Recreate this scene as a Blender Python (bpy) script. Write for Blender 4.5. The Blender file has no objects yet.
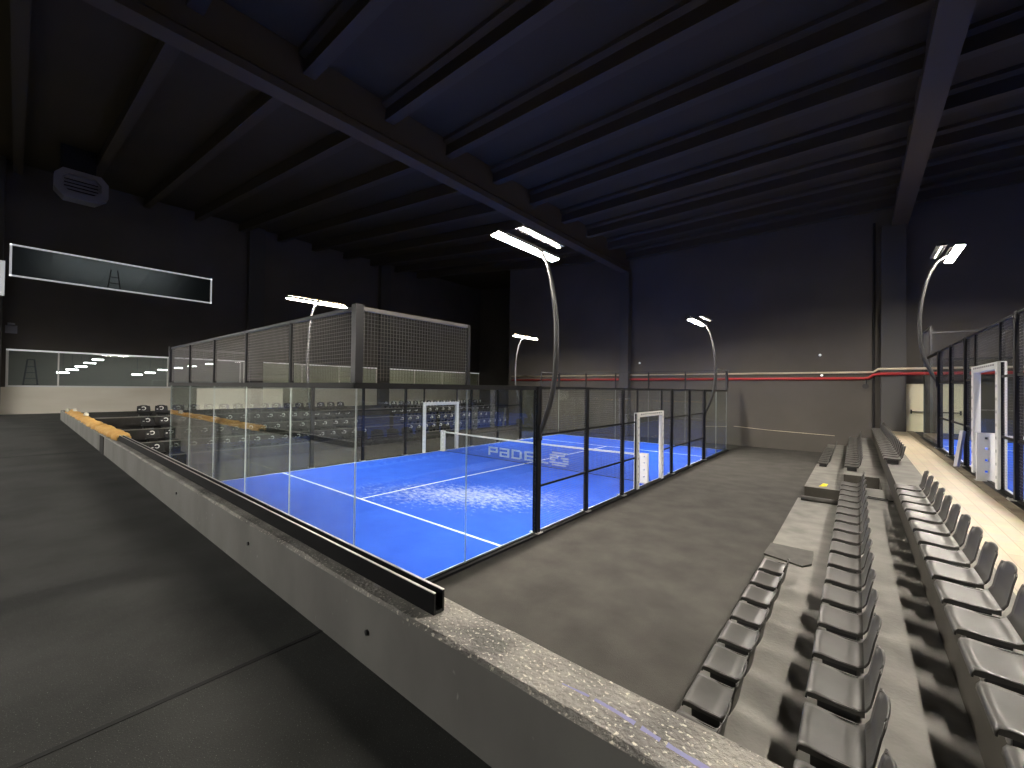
import bpy, bmesh, math, random
from mathutils import Vector, Matrix
random.seed(7)
SC = bpy.context.scene
COL = SC.collection

# ------------------------------------------------------------------ materials
def nmat(name):
    m = bpy.data.materials.new(name); m.use_nodes = True
    nt = m.node_tree
    b = nt.nodes['Principled BSDF']
    return m, nt, b

def plain(name, rgb, rough=0.6, metal=0.0, spec=0.5, emit=None, es=0.0):
    m, nt, b = nmat(name)
    b.inputs['Base Color'].default_value = (*rgb, 1)
    b.inputs['Roughness'].default_value = rough
    b.inputs['Metallic'].default_value = metal
    b.inputs['Specular IOR Level'].default_value = spec
    if emit:
        b.inputs['Emission Color'].default_value = (*emit, 1)
        b.inputs['Emission Strength'].default_value = es
    return m

def noisy(name, c1, c2, scale=6.0, rough=0.8, detail=6.0, bump=0.0, bscale=None, spec=0.3, lo=0.35, hi=0.65, speck=None, speck_scale=90.0, speck_at=0.66, stretch=(1, 1, 1), rough2=None):
    m, nt, b = nmat(name)
    N = nt.nodes; L = nt.links
    tc = N.new('ShaderNodeTexCoord'); mp = N.new('ShaderNodeMapping')
    mp.inputs['Scale'].default_value = stretch
    L.new(tc.outputs['Object'], mp.inputs['Vector'])
    n = N.new('ShaderNodeTexNoise'); n.inputs['Scale'].default_value = scale; n.inputs['Detail'].default_value = detail
    L.new(mp.outputs[0], n.inputs['Vector'])
    r = N.new('ShaderNodeValToRGB')
    r.color_ramp.elements[0].position = lo; r.color_ramp.elements[0].color = (*c1, 1)
    r.color_ramp.elements[1].position = hi; r.color_ramp.elements[1].color = (*c2, 1)
    L.new(n.outputs['Fac'], r.inputs[0])
    out = r.outputs[0]
    if speck:
        s = N.new('ShaderNodeTexNoise'); s.inputs['Scale'].default_value = speck_scale; s.inputs['Detail'].default_value = 2
        L.new(mp.outputs[0], s.inputs['Vector'])
        sr = N.new('ShaderNodeValToRGB'); sr.color_ramp.elements[0].position = speck_at; sr.color_ramp.elements[1].position = speck_at + .05
        L.new(s.outputs['Fac'], sr.inputs[0])
        mx = N.new('ShaderNodeMix'); mx.data_type = 'RGBA'
        L.new(sr.outputs[0], mx.inputs[0]); L.new(out, mx.inputs[6]); mx.inputs[7].default_value = (*speck, 1)
        out = mx.outputs[2]
    L.new(out, b.inputs['Base Color'])
    b.inputs['Roughness'].default_value = rough
    if rough2 is not None:
        rr = N.new('ShaderNodeMapRange'); rr.inputs[3].default_value = rough; rr.inputs[4].default_value = rough2
        L.new(n.outputs['Fac'], rr.inputs[0]); L.new(rr.outputs[0], b.inputs['Roughness'])
    b.inputs['Specular IOR Level'].default_value = spec
    if bump:
        bn = N.new('ShaderNodeTexNoise'); bn.inputs['Scale'].default_value = bscale or scale * 6; bn.inputs['Detail'].default_value = 4
        L.new(mp.outputs[0], bn.inputs['Vector'])
        bp = N.new('ShaderNodeBump'); bp.inputs['Strength'].default_value = bump; bp.inputs['Distance'].default_value = 0.02
        L.new(bn.outputs['Fac'], bp.inputs['Height']); L.new(bp.outputs[0], b.inputs['Normal'])
    return m

def glass_mat(name, tint=(0.93, 0.97, 0.95), boost=1.0):
    m, nt, b = nmat(name); N = nt.nodes; L = nt.links
    N.remove(b)
    out = [n for n in N if n.type == 'OUTPUT_MATERIAL'][0]
    t = N.new('ShaderNodeBsdfTransparent'); t.inputs[0].default_value = (*tint, 1)
    g = N.new('ShaderNodeBsdfGlossy'); g.inputs['Roughness'].default_value = 0.0; g.inputs[0].default_value = (1, 1, 1, 1)
    f = N.new('ShaderNodeFresnel')
    ge = N.new('ShaderNodeNewGeometry'); ir = N.new('ShaderNodeMapRange')     # same reflectance on either face of the sheet
    ir.inputs[3].default_value = 1.5; ir.inputs[4].default_value = 1 / 1.5
    L.new(ge.outputs['Backfacing'], ir.inputs[0]); L.new(ir.outputs[0], f.inputs[0])
    mu = N.new('ShaderNodeMath'); mu.operation = 'MULTIPLY'; mu.inputs[1].default_value = boost; mu.use_clamp = True
    mx = N.new('ShaderNodeMixShader')
    L.new(f.outputs[0], mu.inputs[0]); L.new(mu.outputs[0], mx.inputs[0])
    L.new(t.outputs[0], mx.inputs[1]); L.new(g.outputs[0], mx.inputs[2]); L.new(mx.outputs[0], out.inputs[0])
    return m

def turf_mat(name, sand):
    m, nt, b = nmat(name); N = nt.nodes; L = nt.links
    tc = N.new('ShaderNodeTexCoord')
    n = N.new('ShaderNodeTexNoise'); n.inputs['Scale'].default_value = 1.3; n.inputs['Detail'].default_value = 8
    L.new(tc.outputs['Object'], n.inputs['Vector'])
    r = N.new('ShaderNodeValToRGB')
    r.color_ramp.elements[0].position = .3; r.color_ramp.elements[0].color = (0.014, 0.085, 0.60, 1)
    r.color_ramp.elements[1].position = .7; r.color_ramp.elements[1].color = (0.024, 0.115, 0.70, 1)
    L.new(n.outputs['Fac'], r.inputs[0])
    out = r.outputs[0]
    if sand:
        # drifts of pale sand lying in the turf: a broad band across the court
        sx = N.new('ShaderNodeSeparateXYZ'); L.new(tc.outputs['Object'], sx.inputs[0])
        def M(op, a, b_):
            k = N.new('ShaderNodeMath'); k.operation = op
            for i, v in enumerate((a, b_)):
                if v is None: continue
                if isinstance(v, (int, float)): k.inputs[i].default_value = v
                else: L.new(v, k.inputs[i])
            return k.outputs[0]
        ex = M('DIVIDE', M('ADD', sx.outputs[0], 3.2), 3.9)
        ey = M('DIVIDE', M('SUBTRACT', M('SUBTRACT', sx.outputs[1], 5.15), M('MULTIPLY', M('ADD', sx.outputs[0], 3.2), 0.45)), 2.0)
        d = M('SQRT', M('ADD', M('MULTIPLY', ex, ex), M('MULTIPLY', ey, ey)), None)
        band = N.new('ShaderNodeMapRange'); L.new(d, band.inputs[0])
        band.inputs[1].default_value = 0.15; band.inputs[2].default_value = 1.25; band.inputs[3].default_value = 0.19; band.inputs[4].default_value = -0.08
        mp = N.new('ShaderNodeMapping'); mp.inputs['Scale'].default_value = (1.0, 1.6, 1); mp.inputs['Rotation'].default_value = (0, 0, .5)
        L.new(tc.outputs['Object'], mp.inputs['Vector'])
        s = N.new('ShaderNodeTexNoise'); s.inputs['Scale'].default_value = 5.0; s.inputs['Detail'].default_value = 10; s.inputs['Roughness'].default_value = .78
        L.new(mp.outputs[0], s.inputs['Vector'])
        tot = M('ADD', s.outputs['Fac'], band.outputs[0])
        sr = N.new('ShaderNodeValToRGB'); sr.color_ramp.elements[0].position = .58; sr.color_ramp.elements[1].position = .80
        L.new(tot, sr.inputs[0])
        mx = N.new('ShaderNodeMix'); mx.data_type = 'RGBA'
        sc_ = M('MULTIPLY', sr.outputs[0], 0.85)
        L.new(sc_, mx.inputs[0]); L.new(out, mx.inputs[6]); mx.inputs[7].default_value = (0.62, 0.68, 0.80, 1)
        out = mx.outputs[2]
    L.new(out, b.inputs['Base Color'])
    b.inputs['Roughness'].default_value = .85; b.inputs['Specular IOR Level'].default_value = .2
    bn = N.new('ShaderNodeTexNoise'); bn.inputs['Scale'].default_value = 120; L.new(tc.outputs['Object'], bn.inputs['Vector'])
    bp = N.new('ShaderNodeBump'); bp.inputs['Strength'].default_value = .3; bp.inputs['Distance'].default_value = .01
    L.new(bn.outputs['Fac'], bp.inputs['Height']); L.new(bp.outputs[0], b.inputs['Normal'])
    return m

def wood_mat(name):
    m, nt, b = nmat(name); N = nt.nodes; L = nt.links
    tc = N.new('ShaderNodeTexCoord'); mp = N.new('ShaderNodeMapping'); mp.inputs['Rotation'].default_value = (0, 0, math.pi / 2)
    L.new(tc.outputs['Object'], mp.inputs['Vector'])
    br = N.new('ShaderNodeTexBrick')
    br.inputs['Color1'].default_value = (.54, .46, .33, 1); br.inputs['Color2'].default_value = (.46, .385, .27, 1); br.inputs['Mortar'].default_value = (.32, .27, .19, 1)
    br.inputs['Scale'].default_value = 1.0; br.inputs['Brick Width'].default_value = 1.3; br.inputs['Row Height'].default_value = .16; br.inputs['Mortar Size'].default_value = .004
    L.new(mp.outputs[0], br.inputs['Vector'])
    n = N.new('ShaderNodeTexNoise'); n.inputs['Scale'].default_value = 3; n.inputs['Detail'].default_value = 6
    L.new(tc.outputs['Object'], n.inputs['Vector'])
    mx = N.new('ShaderNodeMix'); mx.data_type = 'RGBA'; mx.blend_type = 'MULTIPLY'; mx.inputs[0].default_value = .35
    L.new(br.outputs[0], mx.inputs[6]); L.new(n.outputs['Color'], mx.inputs[7]); L.new(mx.outputs[2], b.inputs['Base Color'])
    b.inputs['Roughness'].default_value = .5
    return m

def formed_concrete(name, c1, c2):
    """concrete with faint rows of formwork dots and lift lines"""
    m = noisy(name, c1, c2, scale=1.2, rough=.8, detail=8, lo=.3, hi=.7)
    return m

M = {}
M['black'] = plain('black_powder_coat', (.008, .008, .009), .5, 0, .25)
M['dark_steel'] = plain('dark_steel', (.03, .03, .032), .38, .4)
M['pole'] = plain('grey_painted_steel', (.045, .045, .045), .4, .3)
M['wire'] = plain('galvanised_wire', (.20, .19, .17), .45, .3)
M['wire_dark'] = plain('black_wire', (.035, .035, .035), .45, .2)
M['wire_mid'] = plain('grey_wire', (.14, .14, .135), .5, .2)
M['plate'] = plain('zinc_plate', (.62, .60, .56), .4, .5)
M['glass'] = glass_mat('clear_safety_glass', boost=1.5)
M['glass_edge'] = plain('polished_glass_edge', (.58, .65, .62), .3)
M['window_glass'] = glass_mat('window_glass', (.75, .80, .82))
M['turf'] = turf_mat('blue_sanded_turf', True)
M['turf_plain'] = turf_mat('blue_turf', False)
M['line'] = plain('white_court_paint', (.82, .84, .86), .7)
M['white'] = plain('white_enamel', (.80, .80, .78), .45)
M['white_print'] = plain('white_print', (.36, .43, .62), .7)
M['print_grey'] = plain('grey_print', (.22, .22, .24), .6)
M['concrete'] = noisy('rough_concrete', (.16, .154, .143), (.41, .39, .35), 3.2, .9, 10, .8, 45, speck=(.66, .62, .53), speck_scale=60, speck_at=.60, lo=.30, hi=.66)
M['concrete_face'] = noisy('smooth_grey_concrete', (.185, .178, .165), (.25, .243, .225), 1.4, .75, 6, .12, 30, speck=(.34, .33, .30), speck_scale=22, speck_at=.72, stretch=(1, 1, .5))
M['step'] = noisy('stand_concrete', (.115, .111, .10), (.20, .193, .175), 2.6, .7, 12, .15, 30, lo=.3, hi=.7)
M['step_dark'] = noisy('dark_stand_concrete', (.018, .017, .016), (.030, .028, .026), 2.0, .8, 5)
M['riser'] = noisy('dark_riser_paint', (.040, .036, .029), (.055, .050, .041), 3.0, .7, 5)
M['rubber'] = noisy('dark_rubber_floor', (.019, .020, .018), (.048, .049, .046), 1.3, .8, 12, .25, 160, lo=.3, hi=.7, speck=(.15, .15, .145), speck_scale=170, speck_at=.66)
M['seam'] = plain('floor_seam_or_shadow', (.008, .008, .008), .9)
M['carpet'] = noisy('grey_brown_carpet', (.033, .031, .027), (.056, .053, .047), 1.6, .95, 12, .35, 90, lo=.3, hi=.7)
M['wall'] = noisy('dark_wall_paint', (.076, .069, .060), (.088, .080, .070), .5, .75, 5)
M['ceil'] = noisy('dark_ceiling_panel', (.046, .037, .021), (.054, .043, .025), .4, .8, 4)
M['beam'] = plain('dark_concrete_beam', (.062, .047, .028), .75)
M['purlin'] = plain('dark_purlin', (.050, .040, .025), .8)
M['column'] = plain('dark_column_paint', (.055, .053, .050), .7)
M['beige'] = noisy('beige_formed_concrete', (.74, .69, .58), (.84, .80, .70), .9, .8, 8, lo=.3, hi=.7, stretch=(1, .4, 1.6))
M['seat'] = noisy('grey_seat_plastic', (.034, .033, .030), (.050, .048, .044), 5, .36, 4, spec=.6, rough2=.48)
M['seat_black'] = plain('black_seat_plastic', (.012, .012, .013), .6, 0, .25)
M['logo'] = plain('white_seat_emblem', (.75, .75, .72), .6)
M['wood'] = wood_mat('pale_oak_boards')
M['kerb_wood'] = noisy('brown_edging', (.17, .14, .10), (.26, .22, .16), 3, .7, 6)
M['foam'] = noisy('orange_foam', (.80, .42, .11), (.90, .56, .20), 5, .8, 5, .4, 25)
M['foam_white'] = plain('white_foam', (.8, .75, .62), .8)
M['led'] = plain('led_lens', (.9, .9, .9), .4, emit=(1.0, .92, .81), es=720.0)
M['led_spill'] = plain('led_spill', (.9, .9, .9), .4, emit=(1.0, .80, .55), es=55.0)
M['led_thin'] = plain('led_back_glow', (.9, .9, .9), .4, emit=(1.0, .90, .74), es=6.0)
M['led_strip'] = plain('window_led_strip', (.9, .9, .9), .4, emit=(.96, .98, 1.0), es=.40)
M['tube'] = plain('ceiling_tube', (.9, .9, .9), .4, emit=(1.0, .95, .85), es=30.0)
M['tube_bright'] = plain('bright_ceiling_tube', (.9, .9, .9), .4, emit=(1.0, .95, .85), es=110.0)
M['added_batten_led'] = plain('added_batten_led', (.9, .9, .9), .4, emit=(1.0, .97, .91), es=300.0)
M['red'] = plain('red_pipe_paint', (.42, .03, .03), .4)
M['cream'] = plain('cream_pipe_paint', (.62, .54, .40), .5)
M['door'] = plain('cream_door_paint', (.82, .76, .55), .5)
M['steel'] = plain('brushed_steel', (.62, .62, .66), .4, .35)
M['yellow'] = plain('yellow_paper', (.85, .72, .03), .7)
M['board'] = noisy('grey_rubber_mat', (.045, .043, .039), (.065, .062, .056), 6, .6, 4)
M['net_mesh'] = plain('black_net_cord', (.02, .022, .03), .8)
M['room_wall'] = plain('gallery_wall', (.42, .41, .38), .7)
M['room_dark'] = plain('gallery_wall_dark', (.12, .13, .14), .7)
M['blind'] = noisy('pale_roller_blind', (.55, .53, .44), (.62, .60, .50), 1.2, .8, 3, stretch=(1, 8, .2))
def _translucent(m, w):
    nt = m.node_tree; b = nt.nodes['Principled BSDF']; o = [n for n in nt.nodes if n.type == 'OUTPUT_MATERIAL'][0]
    t = nt.nodes.new('ShaderNodeBsdfTranslucent'); t.inputs[0].default_value = (.85, .82, .68, 1)
    x = nt.nodes.new('ShaderNodeMixShader'); x.inputs[0].default_value = w
    nt.links.new(b.outputs[0], x.inputs[1]); nt.links.new(t.outputs[0], x.inputs[2]); nt.links.new(x.outputs[0], o.inputs[0])
_translucent(M['blind'], .6)
M['duct'] = plain('black_fabric_duct', (.006, .006, .006), .9)
M['heater'] = plain('grey_heater_casing', (.20, .20, .23), .5)
M['cable'] = plain('black_cable', (.01, .01, .01), .5)
M['blue_mark'] = plain('blue_chalk', (.27, .27, .50), .9)

# ------------------------------------------------------------------ mesh builder
class MB:
    def __init__(s): s.v = []; s.f = []; s.m = []
    def _add(s, vs, fs, mi=0):
        o = len(s.v); s.v += [tuple(x) for x in vs]
        for f in fs: s.f.append(tuple(i + o for i in f)); s.m.append(mi)
        return s
    def box(s, x0, x1, y0, y1, z0, z1, mi=0, side=None):
        vs = [(x0, y0, z0), (x1, y0, z0), (x1, y1, z0), (x0, y1, z0), (x0, y0, z1), (x1, y0, z1), (x1, y1, z1), (x0, y1, z1)]
        fs = [(0, 3, 2, 1), (4, 5, 6, 7), (0, 1, 5, 4), (1, 2, 6, 5), (2, 3, 7, 6), (3, 0, 4, 7)]
        s._add(vs, fs, mi)
        if side is not None:                     # side: dict face-> material  (bottom, top, -y, +x, +y, -x)
            for k, v in side.items(): s.m[len(s.m) - 6 + k] = v
        return s
    def tube(s, pts, r, n=10, mi=0, cap=True):
        P = [Vector(p) for p in pts]; k = len(P)
        rs = r if isinstance(r, (list, tuple)) else [r] * k
        vs = []; up = None
        for i in range(k):
            t = (P[min(i + 1, k - 1)] - P[max(i - 1, 0)]).normalized()
            if up is None:
                up = Vector((0, 0, 1)) if abs(t.z) < .9 else Vector((0, 1, 0))
            a = t.cross(up).normalized(); b = a.cross(t).normalized(); up = b
            for j in range(n):
                q = 2 * math.pi * j / n
                vs.append(P[i] + a * rs[i] * math.cos(q) + b * rs[i] * math.sin(q))
        fs = []
        for i in range(k - 1):
            for j in range(n):
                fs.append((i * n + j, i * n + (j + 1) % n, (i + 1) * n + (j + 1) % n, (i + 1) * n + j))
        if cap:
            fs.append(tuple(range(n - 1, -1, -1))); fs.append(tuple(range((k - 1) * n, k * n)))
        return s._add(vs, fs, mi)
    def prism(s, poly, axis, a, b, mi=0):
        """extrude polygon (list of 2D) along axis 0/1/2 from a to b"""
        n = len(poly)
        def P(p, t):
            q = list(p); q.insert(axis, t); return tuple(q)
        vs = [P(p, a) for p in poly] + [P(p, b) for p in poly]
        fs = [tuple(range(n - 1, -1, -1)), tuple(range(n, 2 * n))]
        for i in range(n): fs.append((i, (i + 1) % n, n + (i + 1) % n, n + i))
        return s._add(vs, fs, mi)
    def build(s, name, mats, parent=None, bevel=0.0, smooth=False, seg=2):
        me = bpy.data.meshes.new(name); me.from_pydata(s.v, [], s.f)
        mats = mats if isinstance(mats, (list, tuple)) else [mats]
        for k in mats: me.materials.append(M[k])
        me.polygons.foreach_set('material_index', s.m)
        bm = bmesh.new(); bm.from_mesh(me); bmesh.ops.recalc_face_normals(bm, faces=bm.faces); 
        if bevel:
            bmesh.ops.bevel(bm, geom=list(bm.edges), offset=bevel, segments=seg, affect='EDGES', profile=.6)
        bm.to_mesh(me); bm.free()
        if smooth:
            me.polygons.foreach_set('use_smooth', [True] * len(me.polygons))
        me.update()
        o = bpy.data.objects.new(name, me); COL.objects.link(o)
        if parent is not None: o.parent = parent
        return o

def tag(o, label=None, cat=None, group=None, kind=None):
    if label: o['label'] = label
    if cat: o['category'] = cat
    if group: o['group'] = group
    if kind: o['kind'] = kind
    return o
def structure(o, label=None):
    o['kind'] = 'structure'
    if label: o['label'] = label
    return o
def empty(name, loc, label, cat, group=None, rz=0):
    o = bpy.data.objects.new(name, None); COL.objects.link(o); o.location = loc; o.rotation_euler = (0, 0, rz)
    o.empty_display_size = .1
    return tag(o, label, cat, group)
def copy_tree(root, loc, rz, label, group=None, name=None):
    r = root.copy(); COL.objects.link(r); r.location = loc; r.rotation_euler = (0, 0, rz); r['label'] = label
    if group: r['group'] = group
    for ch in root.children:
        c = ch.copy(); COL.objects.link(c); c.parent = r
        for g in ch.children:
            d = g.copy(); COL.objects.link(d); d.parent = c
    return r
ORD = ['first', 'second', 'third', 'fourth', 'fifth', 'sixth', 'seventh', 'eighth', 'ninth', 'tenth', 'eleventh', 'twelfth', 'thirteenth',
       'fourteenth', 'fifteenth', 'sixteenth', 'seventeenth', 'eighteenth', 'nineteenth', 'twentieth', 'twenty-first', 'twenty-second', 'twenty-third', 'twenty-fourth']

# ------------------------------------------------------------------ levels
ZF = 1.33      # upper gallery floor where the camera stands
ZP = 1.75      # top of the concrete parapet
T1, T2, T3 = .42, .84, 1.26      # steps of the stand
YW = 22.6      # far wall
XL = -28.0     # window wall
PY0, PY1 = -1.53, -1.25          # parapet thickness

# ------------------------------------------------------------------ setting
structure(MB().box(-17.4, 7.2, -1.4, YW, -.3, -.02).build('floor', 'carpet'), 'grey brown carpeted floor around the lower court')
structure(MB().box(XL, 22, -10, PY0 + .02, -.3, ZF).build('floor_gallery', 'rubber'), 'dark rubber floor of the upper gallery')
structure(MB().box(XL, -17.4, PY0 + .02, 31, -.3, ZF).build('floor_walkway', 'rubber'), 'dark floor behind the opposite stand')
tag(MB().box(2.285, 2.315, -9.9, PY0, ZF, ZF + .003).build('floor_seam_or_shadow', 'seam'), 'thin dark seam running across the rubber gallery floor', 'floor seam', kind='structure')
tag(MB().box(-9.1, -9.03, -9.9, PY0, ZF, ZF + .003).build('floor_seam_or_shadow', 'seam'), 'dark strip standing for a shadow across the gallery floor near the orange foam', 'floor seam', kind='structure')  # dark strip laid in place of a shadow stripe on the floor
# walls
W = MB().box(-16.2, 22, YW, YW + .3, -.3, 12.6)
structure(W.build('wall_far', 'wall'), 'dark end wall behind the lower court with red pipe')
structure(MB().box(-16.5, -16.2, YW, 31.3, -.3, 13.2).build('wall_return', 'wall'))
structure(MB().box(XL - .3, -16.2, 31, 31.3, -.3, 14.4).build('wall_end', 'wall'))
structure(MB().box(21.7, 22, -10, YW, -.3, 12.6).build('wall_right', 'wall'))
structure(MB().box(XL, 22, -10.3, -10, -.3, 16).build('wall_near', 'wall'))
# window wall: built around its openings
wl = MB()
x0, x1 = XL - .3, XL
Z1, Z2, Z3, Z4 = 2.72, 4.66, 8.34, 10.0
wl.box(x0, x1, -10, 31.3, Z2, Z3)
wl.box(x0, x1, -10, 31.3, Z4, 16)
wl.box(x0, x1, -10, -3.15, Z1, Z2)
wl.box(x0, x1, -10, -3.12, Z3, Z4)
wl.box(x0, x1, 5.45, 31.3, Z3, Z4)
structure(wl.build('wall_left', 'wall'), 'dark wall with the gallery windows')
structure(MB().box(x0, x1 + .02, -10, 31.3, -.3, Z1).build('wall_left_base', 'beige'), 'beige concrete lower wall under the gallery windows')
# ceiling: flat over the court, rising over the window side
ce = MB()
ce._add([(-6.3, -10, 11.9), (22, -10, 11.9), (22, 23, 11.9), (-6.3, 23, 11.9)], [(0, 1, 2, 3)])
ce._add([(-6.3, -10, 11.9), (-6.3, 31.3, 11.9), (XL - .3, 31.3, 14.2), (XL - .3, -10, 14.2)], [(0, 1, 2, 3)])
structure(ce.build('ceiling', 'ceil'), 'dark blue black ceiling of the hall')
# main beams
structure(MB().prism([(-6.75, 10.5), (-6.25, 10.5), (-6.25, 10.72), (-6.38, 10.85), (-6.38, 11.95), (-6.62, 11.95), (-6.62, 10.85), (-6.75, 10.72)], 1, -10, YW).build('beam_main', 'beam'), 'dark main roof beam above the lower court')
structure(MB().prism([(6.2, 10.4), (6.75, 10.4), (6.75, 10.65), (6.6, 10.8), (6.6, 11.95), (6.35, 11.95), (6.35, 10.8), (6.2, 10.65)], 1, -10, YW).build('beam_stand', 'beam'), 'dark main roof beam above the stand')
for i, y in enumerate((-7.9, -5.4, -2.9, -.4, 2.1, 4.6, 7.1, 9.6, 12.1, 14.7, 17.2, 19.7, 22.25)):
    structure(MB().prism([(y - .28, 11.9), (y - .28, 11.78), (y - .12, 11.7), (y - .16, 11.3), (y + .16, 11.3), (y + .12, 11.7), (y + .28, 11.78), (y + .28, 11.9)], 0, -6.4, 22).build('purlin', 'purlin'))
    k = MB()
    P = [(y - .12, 0), (y - .16, -.55), (y + .16, -.55), (y + .12, 0)]
    k._add([(-6.6, a, 11.92 + b) for a, b in P] + [(XL, a, 14.17 + b) for a, b in P], [(3, 2, 1, 0), (4, 5, 6, 7), (0, 1, 5, 4), (1, 2, 6, 5), (2, 3, 7, 6), (3, 0, 4, 7)])
    structure(k.build('purlin', 'purlin'))
# columns
for (cx0, cx1, cy0, cy1, zt) in ((-6.8, -6.2, YW - .45, YW, 10.6), (5.85, 6.68, YW - .5, YW, 10.5), (XL, XL + .45, 7.5, 8.5, 14.1), (XL, XL + .45, 17.9, 18.9, 14.1), (XL, XL + .7, -4.6, -3.3, 14.1)):
    structure(MB().box(cx0, cx1, cy0, cy1, 0 if cx0 > -20 else ZF, zt).build('column', 'column', bevel=.012))
tag(MB().tube([(5.62, YW - .09, 1.2), (5.62, YW - .09, 10.8)], .05, 8).build('drain_pipe', 'black'), 'black vertical drain pipe beside the dark column on the end wall', 'pipe')

# parapet
pp = MB()
def ribbon(xa, xb):
    n = 60
    for i in range(n):
        a = xa + (xb - xa) * i / n; b = xa + (xb - xa) * (i + 1) / n
# broken-edged parapet as one swept mesh with slightly chipped corners
xs = [-22 + i * .22 for i in range(int(31.5 / .22) + 1)]
rows = []
for x in xs:
    j = lambda s: random.uniform(-s, s)
    rows.append([(x, PY0, -.3), (x, PY0, ZP - .02 + j(.004)), (x, PY0 + .018 + j(.007), ZP + j(.003)), (x, PY0 + .1, ZP), (x, PY1 - .018 + j(.005), ZP + j(.003)), (x, PY1, ZP - .02 + j(.003)), (x, PY1, -.3)])
vs = [p for r in rows for p in r]; fs = []; k = 7
for i in range(len(rows) - 1):
    for q in range(k - 1): fs.append((i * k + q, i * k + q + 1, (i + 1) * k + q + 1, (i + 1) * k + q))
fs.append(tuple(range(k))); fs.append(tuple((len(rows) - 1) * k + q for q in range(k)))
pp._add(vs, fs)
for i in range(len(rows) - 1):
    pp.m[i * (k - 1)] = 1; pp.m[i * (k - 1) + 5] = 1
structure(pp.build('wall_parapet', ['concrete', 'concrete_face']), 'low grey concrete parapet between gallery floor and lower court')
tag(MB().box(-8.75, -8.15, PY0 - .015, PY0, ZF, ZP - .02).build('cover_plate', 'step_dark', bevel=.004), 'dark grey plate fixed to the parapet face near the orange foam', 'plate')
# bolt heads in the parapet face
for i, (x, z) in enumerate(((-1.55, 1.58), (.95, 1.57), (2.85, 1.53))):
    tag(MB().tube([(x, PY0, z), (x, PY0 - .012, z)], .016, 10).build('anchor_bolt', 'dark_steel'), '%s small dark anchor bolt along the parapet face, counted from the orange foam' % ORD[i], 'bolt', 'anchor bolts in the parapet')
# chalk line on the parapet top
cl = MB(); vs = []; fs = []
for i in range(41):
    x = 4.10 + .95 * i / 40; w_ = .011 * min(1, .25 + i / 14) * (.75 + .5 * random.random())
    yc = PY0 + .115 + .012 * math.sin(i * .21) - .015 * i / 40
    vs += [(x, yc - w_, ZP + .0012), (x, yc + w_, ZP + .0012)]
for i in range(40):
    if random.random() > .12: fs.append((2 * i, 2 * i + 2, 2 * i + 3, 2 * i + 1))
cl._add(vs, fs)
tag(cl.build('chalk_line', 'blue_mark'), 'thin broken blue chalk line along the bare parapet top', 'chalk line')

# glass shoe channel
ch = empty('glass_channel', (-1.8, -1.40, ZP), 'long black steel glazing channel lying along the parapet top', 'channel')
xa, xb = -5.05, 5.12
ch_front = MB().box(xa, xb, -.035, -.023, .003, .115).build('front_flange', 'black', ch)
MB().box(xa, xb, .023, .035, .003, .115).build('rear_flange', 'black', ch)
MB().box(xa, xb, -.023, .023, .003, .018).build('channel_base', 'dark_steel', ch)
MB().box(xa, xb, -.036, -.022, .115, .119).build('trim_strip', 'plate', ch)
MB().box(xa, xb, .022, .036, .115, .119).build('trim_strip', 'plate', ch)

# orange foam protectors on the parapet
def foam(x0, x1, label, yc, seed):
    rnd = random.Random(seed)
    o = empty('foam_protector', ((x0 + x1) / 2, yc, ZP), label, 'foam protector', 'orange foam lengths on the parapet')
    n = 26; prof = []
    m = 13
    vs = []; fs = []
    L = x1 - x0
    for i in range(n + 1):
        x = -L / 2 + L * i / n
        w = .135 + rnd.uniform(-.03, .03); h = .12 + rnd.uniform(-.04, .03); sh = rnd.uniform(-.012, .012)
        for side in (0, 1):
            for j in range(m):
                a = math.pi * j / (m - 1)
                sc_ = 1 if side == 0 else .8
                vs.append((x + rnd.uniform(-.01, .01), sh + w * math.cos(a) * sc_, .004 + h * (max(0, math.sin(a)) ** .4) * sc_))
    w_ = 2 * m
    for i in range(n):
        for j in range(m - 1):
            fs.append((i * w_ + j, i * w_ + j + 1, (i + 1) * w_ + j + 1, (i + 1) * w_ + j))
            fs.append((i * w_ + m + j, (i + 1) * w_ + m + j, (i + 1) * w_ + m + j + 1, i * w_ + m + j + 1))
        for j in (0, m - 1):
            fs.append((i * w_ + j, (i + 1) * w_ + j, (i + 1) * w_ + m + j, i * w_ + m + j))
    for i in (0, n):
        for j in range(m - 1):
            fs.append((i * w_ + j, i * w_ + j + 1, i * w_ + m + j + 1, i * w_ + m + j))
    b = MB(); b._add(vs, fs)
    b.build('shell', 'foam', o, smooth=True)
    return o
foam(-10.3, -6.95, 'orange half round foam length at the end of the black channel', -1.36, 1)
f3 = foam(-13.4, -10.15, 'torn orange foam length in the middle of the three on the parapet', -1.39, 3)
f2 = foam(-19.2, -13.3, 'long orange torn foam length on the far parapet end', -1.37, 2)
for (x, y) in ((-2.6, -.12), (-2.2, .06), (1.2, .09)):
    MB().tube([(x - .18, y, .10), (x, y, .15), (x + .2, y, .10)], [.05, .07, .04], 8).build('torn_flap', 'foam_white', f2, smooth=True)

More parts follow.
